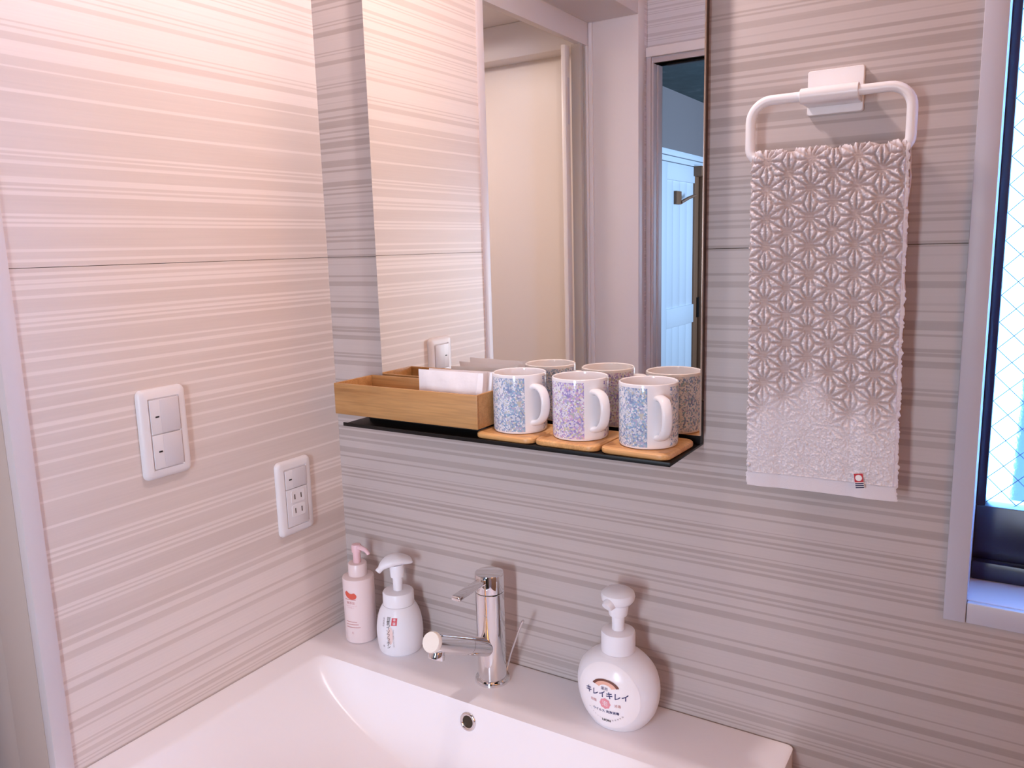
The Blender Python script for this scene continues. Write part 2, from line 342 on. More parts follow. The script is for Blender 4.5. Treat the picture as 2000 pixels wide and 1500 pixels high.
# left wall: striped boards from the corner to the door casing
wl = struct(boxo('wall_left', (-.15, -.007, -.49, .10, 0, 2.36), M['dark_back']), 'left wall of striped beige boards with a thin joint', 'wall')
panels(wl, [[(-.006, 0, -.49, 0, 0, JZ-G)], [(-.006, 0, -.49, 0, JZ+G, 2.36)]], M['wall_left'], 0)
# back wall with the window opening
WX0, WX1, WZ0, WZ1 = .9215, 1.36, 1.0, 2.02
bm = bmesh.new()
for b in ((0, WX0, .007, .14, 0, 2.36), (WX0, WX1, .007, .14, 0, WZ0-.004), (WX0, WX1, .007, .14, WZ1, 2.36), (WX1, 1.8, .007, .14, 0, 2.36)): box(bm, *b)
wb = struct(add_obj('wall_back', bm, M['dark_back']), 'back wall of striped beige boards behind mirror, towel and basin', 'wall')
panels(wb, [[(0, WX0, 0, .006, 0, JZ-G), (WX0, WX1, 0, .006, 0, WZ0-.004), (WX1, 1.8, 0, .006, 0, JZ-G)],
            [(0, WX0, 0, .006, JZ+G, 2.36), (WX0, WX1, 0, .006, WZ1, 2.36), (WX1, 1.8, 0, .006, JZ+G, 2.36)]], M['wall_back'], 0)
# rear wall (seen in the mirror) with its doorway
RY = -1.375
bm = bmesh.new()
for b in ((-.02, .018, RY-.055, RY-.007, 0, 2.36), (.018, 1.05, RY-.055, RY-.007, 1.905, 2.36), (1.05, 1.8, RY-.055, RY-.007, 0, 2.36)): box(bm, *b)
wr = struct(add_obj('wall_rear', bm, M['dark_back']), 'striped wall behind the camera with a doorway, seen in the mirror', 'wall')
panels(wr, [[(0, .018, RY-.006, RY, 0, JZ-G), (1.05, 1.8, RY-.006, RY, 0, JZ-G)], [(0, .018, RY-.006, RY, JZ+G, 2.36), (.018, 1.05, RY-.006, RY, 1.905, 2.36), (1.05, 1.8, RY-.006, RY, JZ+G, 2.36)]], M['wall_rear'], 0)
struct(boxo('wall_right', (1.8, 1.9, -6.2, .14, 0, 2.45), M['wood_wall']), 'brown wooden wall at the right, outside the frame', 'wall')
struct(boxo('ceiling', (-.16, 1.9, -1.495, .14, 2.36, 2.45), M['ceiling']), 'plain ceiling of the washroom', 'ceiling')
struct(boxo('floor', (-1.5, 1.9, -1.495, .14, -.08, 0), M['floor']), 'brown floor of the washroom', 'floor')
# left wall beyond the doorway, above it, and the bath room behind it
bm = bmesh.new()
for b in ((-.15, -.001, -1.375, -.4901, 2.085, 2.36), (-.15, -.001, -1.495, -1.345, 0, 2.085)): box(bm, *b)
struct(add_obj('wall_left_far', bm, M['wall_left']), 'striped wall above and beyond the bath doorway', 'wall')
# deep door lining: near jamb, far jamb, head, each a board
tr = struct(boxo('trim_1', (-.012, 0.004, -.512, -.490, 0, 2.055), M['strip'], bev=.0015), 'white door lining board at the left edge of the frame', 'trim')
boxo('door_lining', (-.085, -.0122, -.512, -.4901, 0, 2.03), M['jamb'], tr, bev=.0005)
boxo('door_stop', (-.150, -.089, -.509, -.4901, 0, 2.03), M['jamb'], tr, bev=.001)
t2 = struct(boxo('trim_2', (-.150, 0.004, -1.345, -1.300, 0, 2.085), M['lining'], bev=.0015), 'pale far jamb of the bath doorway, seen in the mirror', 'trim')
boxo('jamb_bead', (-.1495, -.138, -1.2995, -1.292, 0, 2.024), M['lining'], t2, bev=.001)
t3 = struct(boxo('trim_3', (-.150, 0.004, -1.300, -.512, 2.025, 2.085), M['lining'], bev=.0015), 'pale head board of the bath doorway, seen in the mirror', 'trim')
# bath door frame
d1 = bpy.data.objects.new('door_1', None); COL.objects.link(d1); d1.location = (-.16, -.9, 0); struct(d1, 'pale bath door frame with aluminium profiles, seen in the mirror', 'door')
def rel(o, p): o.parent = p; o.matrix_parent_inverse = p.matrix_world.inverted(); return o
def relbox(name, b, m, p, bev=.001):
    l = p.location; return boxo(name, (b[0]-l.x, b[1]-l.x, b[2]-l.y, b[3]-l.y, b[4]-l.z, b[5]-l.z), m, p, bev)
relbox('header', (-.172, -.151, -1.300, -.512, 1.962, 2.025), M['lining'], d1)
relbox('stile', (-.172, -.151, -.540, -.512, 0, 1.962), M['white_trim'], d1)
for y0, y1, xx, mm in ((-1.262, -1.246, -.152, 'alu'), (-1.276, -1.264, -.160, 'lining'), (-1.284, -1.277, -.154, 'alu'), (-1.300, -1.286, -.150, 'lining')):
    relbox('profile', (-.182, xx, y0, y1, 0, 1.962), M[mm], d1)
relbox('door_leaf_edge', (-.200, -.186, -1.246, -1.218, 0, 1.958), M['bath_wall'], d1, .002)
relbox('worn_sticker', (-.1859, -.1855, -1.242, -1.230, 1.74, 1.87), M['plastic_c'], d1, 0)
struct(boxo('wall_bath_end', (-1.3, -.15, -1.48, -1.45, 0, 2.09), M['bath_wall']), 'beige bath room wall seen in the mirror through the doorway', 'wall')
struct(boxo('trim_4', (-1.3, -.19, -1.45, -1.37, 1.985, 2.09), M['bath_white'], bev=.003), 'pale beam along the top of the bath wall, seen in the mirror', 'trim')
struct(boxo('wall_bath_side', (-1.4, -1.3, -1.48, .1, 0, 2.09), M['bath_wall']), 'beige bath room side wall', 'wall')
struct(boxo('wall_bath_back', (-1.3, -.151, -.16, -.12, 0, 2.09), M['bath_wall']), 'beige bath room back wall', 'wall')
struct(boxo('ceiling_bath', (-1.4, -.16, -1.48, .1, 2.09, 2.45), M['bath_white']), 'pale bath room ceiling', 'ceiling')
# casing of the rear doorway
t5 = bpy.data.objects.new('trim_5', None); COL.objects.link(t5); t5.location = (.5, RY, 0); struct(t5, 'pale casing of the doorway behind, seen at the right of the mirror', 'trim')
relbox('casing', (.0005, .0145, RY, RY+.010, 0, 1.921), M['jamb'], t5)
relbox('casing', (.0005, 1.10, RY, RY+.014, 1.921, 1.947), M['lining'], t5)
relbox('casing', (.018, 1.05, RY-.056, RY+.002, 1.905, 1.919), M['jamb'], t5)
relbox('casing', (1.05, 1.095, RY, RY+.012, 0, 1.921), M['lining'], t5)
relbox('jamb', (.0149, .0215, RY-.020, RY+.006, 0, 1.904), M['jamb'], t5)
relbox('jamb', (.0149, .0240, RY-.058, RY-.024, 0, 1.904), M['jamb'], t5)
relbox('sliding_track', (.050, 1.05, RY-.045, RY-.02, 1.8985, 1.9045), M['black'], t5)
# hall behind
struct(boxo('floor_hall', (-1.5, 1.9, -6.2, -1.495, -.08, 0), M['floor']), 'brown hall floor', 'floor')
struct(boxo('ceiling_hall', (-1.3, 1.9, -6.2, -1.4951, 2.41, 2.5), M['teal']), 'dark green hall ceiling seen in the mirror', 'ceiling')
struct(boxo('wall_hall_end', (-1.3, 1.9, -6.3, -6.2, 0, 2.45), M['hall_wall']), 'grey hall end wall', 'wall')
struct(boxo('wall_hall_side', (-1.3, -1.10, -6.2, -1.495, 0, 2.41), M['hall_wall']), 'grey hall wall around the white door, seen in the mirror', 'wall')
struct(boxo('wall_hall_near', (-1.3, -.021, -1.525, -1.496, 0, 2.41), M['hall_wall']), 'grey hall wall beside the doorway', 'wall')
d2 = bpy.data.objects.new('door_2', None); COL.objects.link(d2); d2.location = (-1.1, -4.55, 0); struct(d2, 'white panelled hall door reflected at the right edge of the mirror', 'door')
X = -1.1
relbox('casing', (X, X+.030, -5.20, -4.16, 1.975, 2.012), M['hall_door'], d2)
relbox('casing', (X, X+.022, -5.10, -4.16, 1.935, 1.970), M['hall_door'], d2)
relbox('casing', (X, X+.030, -4.20, -4.14, 0, 1.935), M['hall_door'], d2)
relbox('post', (X, X+.045, -5.10, -5.0, 0, 1.935), M['brown'], d2)
relbox('stile', (X, X+.020, -4.347, -4.21, .01, 1.93), M['hall_door'], d2, .003)
relbox('stile', (X, X+.020, -4.985, -4.898, .01, 1.93), M['brown'], d2, .003)
relbox('rail', (X, X+.020, -4.898, -4.347, 1.816, 1.93), M['hall_door'], d2, .003)
relbox('rail', (X, X+.020, -4.898, -4.347, .80, .935), M['hall_door'], d2, .003)
relbox('rail', (X, X+.020, -4.898, -4.347, .01, .16), M['hall_door'], d2, .003)
for z0, z1 in ((.935, 1.816), (.16, .80)):
    for i in range(4):
        y0 = -4.898+i*.1378; relbox('panel_board', (X, X+.008, y0+.001, y0+.1368, z0, z1), M['hall_door'], d2, .002)
relbox('lever_plate', (X+.02, X+.030, -4.995, -4.96, .83, .98), M['black'], d2)
hk = thing('wooden_hook', 'brown wooden peg hook on the white door in the mirror', 'hook', (X+.008, -4.55, 1.70))
boxo('back_plate', (.0002, .022, -.05, .05, -.045, .045), M['brown'], hk, .003)
bm = bmesh.new(); sweep(bm, [(.020, -.045, -.03), (.055, -.10, 0.0), (.08, -.17, .02)], [.012, .011, .010], 10); add_obj('peg', bm, M['brown'], hk, True)
cl = thing('door_closer', 'small dark closer box with pale face on the hall door frame', 'door closer', (X+.020, -4.93, 1.90))
boxo('housing', (.0005, .06, -.10, .06, -.035, .035), M['brown'], cl, .003)
boxo('cover', (.0605, .068, -.10, .0, -.03, .03), M['plastic_c'], cl, .002)

# window at the right
w1 = bpy.data.objects.new('window_1', None); COL.objects.link(w1); w1.location = (WX0, 0, WZ0); struct(w1, 'frosted wired window with dark sash and white frame at the right edge', 'window')
relbox('window_frame', (.9015, WX0+.0015, -.007, .002, .976, 2.05), M['white_trim'], w1, .0012)
relbox('window_frame', (WX0+.002, WX1+.02, -.006, .002, .976, WZ0-.0005), M['white_trim'], w1, .0012)
relbox('window_frame', (WX0, WX1+.02, -.007, .002, WZ1, 2.05), M['white_trim'], w1, .0012)
relbox('window_frame', (WX1, WX1+.02, -.007, .002, WZ0, WZ1), M['white_trim'], w1, .0012)
relbox('window_sill', (WX0, WX1, .002, .14, .985, WZ0), M['white_trim'], w1, .0008)
relbox('reveal', (WX0-.012, WX0+.0015, .0021, .14, WZ0, WZ1), M['white_trim'], w1, 0)
relbox('reveal', (WX1-.0015, WX1+.012, .0021, .14, WZ0, WZ1), M['white_trim'], w1, 0)
relbox('reveal', (WX0, WX1, .0021, .14, WZ1-.0015, WZ1+.012), M['white_trim'], w1, 0)
relbox('sash_rail', (WX0+.0016, WX1, .0805, .118, WZ0+.0003, WZ0+.085), M['sash'], w1, .002)
relbox('sash_lip', (WX0+.0016, WX1, .066, .0800, WZ0+.0003, WZ0+.022), M['sash'], w1, .002)
relbox('sash_rail', (WX0+.0016, WX1, .0805, .118, WZ1-.04, WZ1-.002), M['sash'], w1, .002)
relbox('sash_stile', (WX0+.0016, WX0+.011, .0805, .118, WZ0+.085, WZ1-.04), M['sash'], w1, .001)
relbox('sash_stile', (WX1-.03, WX1-.0016, .0805, .118, WZ0+.085, WZ1-.04), M['sash'], w1, .001)
relbox('glass_pane', (WX0+.010, WX1-.029, .096, .101, WZ0+.083, WZ1-.038), M['glass'], w1, 0)
bm = bmesh.new()
x0, x1, z0, z1 = WX0+.011, WX1-.03, WZ0+.085, WZ1-.04
k = -40
while k < 60:
    for sgn in (1, -1):
        c = z0+k*.030; pts = []
        for xx in (x0, x1):
            pts.append((xx, c+sgn*(xx-x0)))
        (xa, za), (xb, zb) = pts
        def clip(zt): return xa+(zt-za)/(zb-za)*(xb-xa)
        lo, hi = min(za, zb), max(za, zb)
        if hi > z0 and lo < z1:
            xs = sorted((clip(max(lo, z0)), clip(min(hi, z1))))
            q0, q1 = (max(xs[0], x0), min(xs[1], x1))
            if q1-q0 > .002:
                zz = lambda q: za+(q-xa)/(xb-xa)*(zb-za)
                l = w1.location; sweep(bm, [(q0-l.x, .0950, zz(q0)-l.z), (q1-l.x, .0950, zz(q1)-l.z)], .0004, 4, Vector((0, 1, 0)))
    k += 1
wm = add_obj('wire_mesh', bm, M['wire'], w1); wm['kind'] = 'stuff'
o = boxo('wall_outside', (.0, .30, -.05, .05, -1.6, 2.6), M['outside']); o.location = (.956, .70, .6); o.rotation_euler = (0, math.radians(1.5), 0); struct(o, 'grey neighbouring wall behind the frosted window', 'wall')

# ------------------------------------------------------------------ basin
Z = .768
xs = sorted(set([.0016, .0025, .004]+[round(v, 4) for v in np.arange(.008, .7405, .004)]+[.743, .7455, .7475, .7488]))
ys = sorted(set([-.0012, -.0022, -.004]+[round(-v, 4) for v in np.arange(.008, .122, .006)]+[-.1235, -.1248]+[round(-v, 5) for v in np.arange(.1253, .168, .0014)]+[round(-v, 4) for v in np.arange(.172, .561, .008)]), reverse=True)
def bowl(x, y):
    u = (x-.336)/.283
    d = 1-u*u
    d = .5*(d+math.sqrt(d*d+.0003))-.0087 if abs(u) < 1.25 else 0.0     # soft rim
    D = .113*max(d, 0.0)
    t = (-.1256-y)/.042
    s = 0 if t <= 0 else (1-(1-min(t, 1))**2)
    f = min(max((.52+y)/.06, 0), 1); f = f*f*(3-2*f)
    g = lambda a, c, q: (lambda w: w*w*(3-2*w))(min(max((q-a)/(c-a), 0), 1))
    lip = .0032*g(.056, .064, x)*g(-.165, -.30, y) if x < .3 else .0032*g(.616, .608, x)*g(-.165, -.30, y)
    return Z-D*s*f-lip*f
bm = bmesh.new(); grid = []
for y in ys:
    row = []
    for x in xs:
        px, py = x, y; R = .009; cx, cy = .7488-R, -.0012-R
        if px > cx and py > cy:
            dx, dy = px-cx, py-cy; m_ = max(dx, dy); l_ = math.hypot(dx, dy)
            if l_ > 1e-9: px, py = cx+dx*m_/l_, cy+dy*m_/l_
        e = min(x-.0016, .7488-x, -.0012-y); z = bowl(px, py)-(.0012*max(0, 1-e/.0024)**2 if e < .0024 else 0)
        row.append(bm.verts.new((px, py, z)))
    grid.append(row)
for a, b in zip(grid[:-1], grid[1:]):
    for i in range(len(a)-1): bm.faces.new((a[i], b[i], b[i+1], a[i+1]))
border = [grid[0][i] for i in range(len(xs))]+[grid[j][-1] for j in range(1, len(ys))]+[grid[-1][i] for i in range(len(xs)-2, -1, -1)]+[grid[j][0] for j in range(len(ys)-2, 0, -1)]
low = [bm.verts.new((v.co.x, v.co.y, .62)) for v in border]
for i in range(len(border)):
    j = (i+1) % len(border); bm.faces.new((border[i], border[j], low[j], low[i]))
bm.faces.new(low); bmesh.ops.recalc_face_normals(bm, faces=bm.faces[:])
bs = thing('washbasin', 'wide white ceramic washbasin with a flat ledge along the striped wall', 'washbasin', (.375, -.28, .62))
ob = add_obj('bowl', bm, M['ceramic'], bs, True); ob.location = (-.375, .28, -.62)
# overflow ring
on = Vector((0, -.985, .17)); oo = Vector((.340, -.1302, .7440)); ou = on.cross(Vector((1, 0, 0))).normalized()
bm = bmesh.new(); R0 = .0126
sweep(bm, [oo+on*.001+Vector((1, 0, 0))*(R0-.0019)*math.cos(a)+ou*(R0-.0019)*math.sin(a) for a in [2*PI*i/40 for i in range(40)]], ((.0027), .0024), 12, on, closed=True)
ov = add_obj('overflow_ring', bm, M['chrome'], bs, True); ov.location = (-.375, .28, -.62)
bm = bmesh.new(); vs = [bm.verts.new(oo+on*.0008+Vector((1, 0, 0))*.0090*math.cos(a)+ou*.0090*math.sin(a)) for a in [2*PI*i/28 for i in range(28)]]; bm.faces.new(vs)
vb = [bm.verts.new(v.co-on*.0006) for v in vs]
for i in range(28): bm.faces.new((vs[i], vs[(i+1) % 28], vb[(i+1) % 28], vb[i]))
hl = add_obj('overflow_hole', bm, M['hole'], ov)

# ------------------------------------------------------------------ faucet
FX, FY = .3322, -.0551
fa = thing('faucet', 'chrome single-lever faucet with an upward spout on the basin ledge', 'faucet', (FX, FY, Z))
bm = bmesh.new(); lathe(bm, [(.0258, 0), (.0258, .003), (.0248, .0052), (.0222, .0062), (.0214, .0066)], 56); add_obj('base_flange', bm, M['chrome'], fa, True)
bm = bmesh.new(); lathe(bm, [(.0209, .0060), (.0209, .1372), (.0203, .1378)], 64); add_obj('body', bm, M['chrome'], fa, True)
bm = bmesh.new(); lathe(bm, [(.0203, .1386), (.0209, .1392), (.0209, .1650), (.0206, .1658), (.0198, .1662)], 64); hd = add_obj('head', bm, M['chrome'], fa, True)
bm = bmesh.new(); lathe(bm, [(.0196, .1376), (.0196, .1388)], 48); add_obj('joint_gap', bm, M['black'], fa)
bm = bmesh.new(); box(bm, -.0072, .0072, -.0835, -.012, .1550, .1624, .0022, 3); add_obj('lever', bm, M['chrome'], fa, True)
# spout: rises towards the front
a = math.radians(27.5); sd = Vector((0, -math.cos(a), math.sin(a))); s0 = Vector((0, -.004, .0515))
bm = bmesh.new(); L = .150
sweep(bm, [s0+sd*v for v in (0, .062)], .0133, 40); add_obj('spout_root', bm, M['chrome'], fa, True)
bm = bmesh.new(); sweep(bm, [s0+sd*v for v in (.0625, .0632, L-.004, L-.003)], [.0128, .0135, .0137, .0137], 40); sp = add_obj('spout', bm, M['chrome'], fa, True)
bm = bmesh.new(); sweep(bm, [s0+sd*v for v in (L-.0028, L+.0015, L+.0035)], [.0137, .0137, .0128], 40); add_obj('spout_button', bm, M['cap_cream'], sp, True)
dn = Vector((0, -sd.z, -abs(sd.y))); p0 = s0+sd*(L-.018)
bm = bmesh.new(); sweep(bm, [p0+dn*v for v in (.006, .0135, .0138, .020, .0215)], [.0100, .0100, .0110, .0110, .0102], 28, Vector((1, 0, 0))); add_obj('aerator', bm, M['chrome'], sp, True)
bm = bmesh.new(); sweep(bm, [(.016, .014, .012), (.024, .014, .040), (.040, .010, .078), (.0495, .007, .098), (.0515, .0065, .101)], [.0014, .0014, .0016, .0024, .0018], 12); add_obj('lift_rod', bm, M['chrome'], fa, True)

# ------------------------------------------------------------------ bottles
def surf_point(a_of, b_of, cx=0, cy=0, az=-PI/2, eps=.0003):
    pass
def prof_fn(prof):
    zs = [p[-1] for p in prof]; rx = [p[0] for p in prof]; ry = [p[1] if len(p) == 3 else p[0] for p in prof]
    return lambda z: (float(np.interp(z, zs, rx)), float(np.interp(z, zs, ry)))
def smooth_prof(pts, n=6):
    q = spline([Vector((p[0], p[1] if len(p) == 3 else p[0], p[-1])) for p in pts], n); return [(v.x, v.y, v.z) for v in q]
def on_front(pf, eps=.0004, zoff=0.0):
    """u across, v up on the front (-y) of a bottle given by profile function"""
    def fn(u, v):
        rx, ry = pf(v); s = max(min(u/(rx), .98), -.98)
        th = u/rx if abs(rx-ry) < 1e-6 else math.asin(s)
        return Vector(((rx+eps)*math.sin(th), -(ry+eps)*math.cos(th), v))
    return fn
# pink pump bottle in the corner
pk = thing('pump_bottle', 'slim pale pink pump bottle with a red bean mark in the corner', 'bottle', (.0728, -.0516, Z), math.radians(8))
pp = [(.0225, .0), (.0250, .0015), (.0255, .004), (.0255, .1045), (.0250, .1072), (.0225, .1085), (.0150, .1092), (.0146, .1100)]
bm = bmesh.new(); lathe(bm, pp, 56); add_obj('bottle_body', bm, M['bottle_pink'], pk, True)
bm = bmesh.new(); lathe(bm, [(.0150, .1103), (.0150, .1285), (.0142, .1296), (.0075, .1299)], 48); add_obj('collar', bm, M['bottle_pink'], pk, True)
bm = bmesh.new(); lathe(bm, [(.0062, .1300), (.0062, .147), (.0078, .1475), (.0082, .157), (.0070, .1600), (.003, .1608)], 32)
sweep(bm, [(0, 0, .1545), (.010, -.002, .1560), (.020, -.004, .1545), (.0255, -.005, .1500), (.0262, -.005, .1480)], [.0045, .0040, .0034, .0030, .0028], 14)
add_obj('pump_head', bm, M['pump_pink'], pk, True)
fn = on_front(lambda z: (.0255, .0255))
# bean mark
V = [(0, 0)]; F = []; nr, na = 5, 36
for r in range(1, nr+1):
    for i in range(na):
        a_ = 2*PI*i/na; x, y = .0104*r/nr*math.cos(a_), .0066*r/nr*math.sin(a_)
        V.append((x, y-(.0042*r/nr*max(0, 1-(x/.0060)**2) if y > .0005 else 0)-.0018*x/.009))
for i in range(na): F.append((0, 1+i, 1+(i+1) % na))
for r in range(nr-1):
    for i in range(na): F.append((1+r*na+i, 1+(r+1)*na+i, 1+(r+1)*na+(i+1) % na, 1+r*na+(i+1) % na))
hb = decal('bean_mark', *shift((V, F), .001, .0835), M['orange_red'], fn, pk)
for s_, z_, k_ in (('無添加', .0050, .0700), ('うるおいクレンジング', .0021, .0652), ('メイク落とし', .0021, .0620)):
    decal('front_text', *shift(text2d(s_, z_), .0005, k_), M['dullpink'], fn, pk)
for w, ox, z in ((.010, 0, .038), (.011, .001, .0335), (.013, .002, .0285), (.010, 0, .0760)):
    xs_ = np.linspace(-w, w, 15); V = [(x, s_*.00055) for s_ in (-1, 1) for x in xs_]; F = [(i, i+1, i+16, i+15) for i in range(14)]
    decal('print_line', *shift((V, F), ox, z), M['dullpink'], fn, pk)
decal('small_mark', *shift(text2d('乳', .0036), .002, .019), M['dullpink'], fn, pk)

# white foam bottle with upright brush writing
fo = thing('foam_bottle', 'white foam pump bottle with black brush writing, left of the faucet', 'bottle', (.1525, -.0475, Z), math.radians(12))
fp = smooth_prof([(.0300, .0), (.0330, .0030), (.0352, .012), (.0364, .026), (.0363, .038), (.0347, .052), (.0316, .064), (.0276, .0725), (.0252, .0765)], 5)
bm = bmesh.new(); lathe(bm, fp, 64); add_obj('bottle_body', bm, M['bottle_white'], fo, True)
bm = bmesh.new(); lathe(bm, [(.0246, .0768), (.0244, .0950), (.0232, .0972), (.0190, .0982), (.0090, .0984)], 56); add_obj('collar', bm, M['bottle_white'], fo, True)
bm = bmesh.new(); lathe(bm, [(.0074, .0985), (.0076, .120), (.0108, .1206), (.0115, .1345), (.0100, .140)], 36); add_obj('pump_stem', bm, M['bottle_white'], fo, True)
hdir = Vector((-.69, -.72, 0)); bm = bmesh.new()
path = [Vector((0, 0, .1405))-hdir*.024+Vector((0, 0, .003)), Vector((0, 0, .1435))-hdir*.021, Vector((0, 0, .1470))-hdir*.010, Vector((0, 0, .1490)), Vector((0, 0, .1475))+hdir*.011, Vector((0, 0, .1430))+hdir*.021, Vector((0, 0, .1380))+hdir*.0265]
sweep(bm, spline(path, 4), [(w, h) for w, h in np.array([np.interp(np.linspace(0, 1, 25), [0, .08, .3, .5, .7, .86, 1], v) for v in ([.004, .010, .0165, .0180, .0150, .0090, .0052], [.002, .004, .0070, .0085, .0080, .0062, .0045])]).T.tolist()], 24)
add_obj('pump_head', bm, M['bottle_white'], fo, True)
bm = bmesh.new(); p = Vector((0, 0, .1380))+hdir*.0262
sweep(bm, [p, p+hdir*.004+Vector((0, 0, -.003)), p+hdir*.0052+Vector((0, 0, -.0042))], [.0046, .0048, .0042], 18); add_obj('nozzle', bm, M['bottle_white'], fo, True)
fpf = prof_fn(fp); fn0 = on_front(fpf, .0005)
rotz = math.radians(0)
fn = lambda u, v: fn0(u, v)
decal('warm_tint', *merge(*[shift(disc2d(0, 0, .0045, .0140, 24), .0022, .0375)]), M['peach_pale'] if 'peach_pale' in M else M.setdefault('peach_pale', mat('print_peach_pale', (.80, .60, .56), .4)), fn, fo)
fn1 = on_front(fpf, .0008)
decal('brush_writing', *shift(text2d('豆乳イソフラボン', .0072, True, .86), -.0010, .0405), M['ink'], fn1, fo)
decal('side_writing', *shift(text2d('泡洗顔料', .0034, True, 1.05), -.0100, .057), M['greyink'], fn1, fo)
decal('small_writing', *shift(text2d('泡', .004), -.0098, .0185), M['greyink'], fn1, fo)
decal('fine_writing', *shift(text2d('うるおい成分たっぷりの泡', .0022, True, 1.1), .0075, .0335), M['greyink'], fn1, fo)
sq = ([(-.0038, -.0050), (.0038, -.0050), (.0038, .0050), (-.0038, .0050)], [(0, 1, 2, 3)])
V = [(x, y) for y in np.linspace(-.0055, .0055, 5) for x in np.linspace(-.0042, .0042, 5)]; F = [(i*5+j, i*5+j+1, i*5+j+6, i*5+j+5) for i in range(4) for j in range(4)]
rs = decal('red_seal', *shift((V, F), .0082, .0595), M['red'], fn1, fo)
decal('seal_writing', *merge(shift(text2d('本', .0046), .0082, .0622), shift(text2d('舗', .0046), .0082, .0568)), M['bottle_white'], on_front(fpf, .0011), rs)

# round soap dispenser
so = thing('soap_dispenser', 'round white foam soap dispenser with an oval katakana label', 'soap dispenser', (.5340, -.0560, Z))
sq_ = [(.0330, .0), (.0375, .0025), (.0490, .018), (.0545, .034), (.0567, .050), (.0558, .063), (.0515, .077), (.0440, .087), (.0345, .0945), (.0260, .0985), (.0226, .1000)]
sp_ = smooth_prof([(r, (.0225+(r-.0226)*.55) if r > .0226 else r, z) for r, z in sq_], 5)
sp_ = [(a, max(b, .8*a if z < .01 else b), z) for a, b, z in sp_]
bm = bmesh.new(); lathe(bm, sp_, 72); add_obj('bottle_body', bm, M['bottle_white'], so, True)
bm = bmesh.new(); lathe(bm, [(.0224, .1003), (.0224, .1235), (.0216, .1268), (.0185, .1282), (.0105, .1288)], 56); add_obj('collar', bm, M['bottle_white'], so, True)
bm = bmesh.new(); lathe(bm, [(.0082, .1289), (.0084, .1470), (.0118, .1490), (.0132, .1570), (.0140, .164)], 36); add_obj('pump_stem', bm, M['bottle_white'], so, True)
bm = bmesh.new(); lathe(bm, [(.0126, .1632), (.0175, .1655), (.0212, .1700), (.0222, .1748), (.0212, .1795), (.0170, .1830), (.0105, .1848), (.004, .1853)], 48)
add_obj('pump_head', bm, M['bottle_white'], so, True)
bm = bmesh.new(); sweep(bm, [(-.001, -.008, .1715), (-.003, -.016, .1705), (-.0045, -.0225, .1685), (-.005, -.0245, .1670)], [.0090, .0086, .0078, .0066], 20); add_obj('nozzle', bm, M['bottle_white'], so, True)
spf = prof_fn(sp_); fl = on_front(spf, .0004)
V = [(0, .0505)]; F = []; nr, na = 10, 56
for r in range(1, nr+1):
    for i in range(na):
        a_ = 2*PI*i/na; V.append((.0430*r/nr*math.cos(a_), .0505+.0440*r/nr*math.sin(a_)))
for i in range(na): F.append((0, 1+i, 1+(i+1) % na))
for r in range(nr-1):
    for i in range(na): F.append((1+r*na+i, 1+(r+1)*na+i, 1+(r+1)*na+(i+1) % na, 1+r*na+(i+1) % na))
lb = decal('front_label', V, F, M['label_white'], fl, so)
for f in lb.data.polygons: f.use_smooth = True
f2 = on_front(spf, .0008); f3 = on_front(spf, .0011)
decal('label_name', *shift(text2d('キレイキレイ', .0100, bold=.02), .001, .0560), M['navy'], f2, lb)
decal('label_small_text', *shift(text2d('薬用', .0048), -.001, .0640), M['navy'], f2, lb)
decal('label_small_text', *shift(text2d('ウイルス 洗浄消毒', .0044, bold=.02), .0, .0325), M['navy'], f2, lb)
decal('label_maker_name', *shift(text2d('LION', .0052, bold=.03), .0, .0185), M['ink'], f2, lb)
arc = []
for i, ch in enumerate('ハンドソープ'): a_ = -PI/2-.28-.13*i; arc.append(shift(text2d(ch, .0024), .030*math.cos(a_), .0485+.029*math.sin(a_), a_+PI/2))
for i, ch in enumerate('医薬部外品'): a_ = -PI/2+.30+.13*i; arc.append(shift(text2d(ch, .0024), .030*math.cos(a_), .0485+.029*math.sin(a_), a_+PI/2))
decal('label_arc_text', *merge(*arc), M['greyink'], f2, lb)
decal('label_pink_text', *shift(text2d('殺菌', .0046), -.0165, .0445), M['dullpink'], f2, lb)
decal('label_pink_text', *shift(text2d('消毒', .0046), .0165, .0435), M['dullpink'], f2, lb)
decal('label_flower', *shift(disc2d(0, 0, .0072, .0072, 40, 8, .06), 0, .0440), M['pinkink'], f2, lb)
decal('label_flower_sign', *shift(text2d('泡', .0080), 0, .0440), M['label_white'], f3, lb)
def arch(r0, r1, a0, a1, cx, cy, n=14):
    V = []; 
    for i in range(n+1):
        a_ = a0+(a1-a0)*i/n; V += [(cx+r0*1.5*math.cos(a_), cy+r0*math.sin(a_)), (cx+r1*1.5*math.cos(a_), cy+r1*math.sin(a_))]
    return V, [(2*i, 2*i+1, 2*i+3, 2*i+2) for i in range(n)]
decal('label_emblem', *arch(.0060, .0118, .35, PI-.35, 0, .0635), M['peach'], f2, lb)
decal('label_emblem_edge', *arch(.0104, .0130, .35, PI-.35, 0, .0635), M['brownink'], f3, lb)

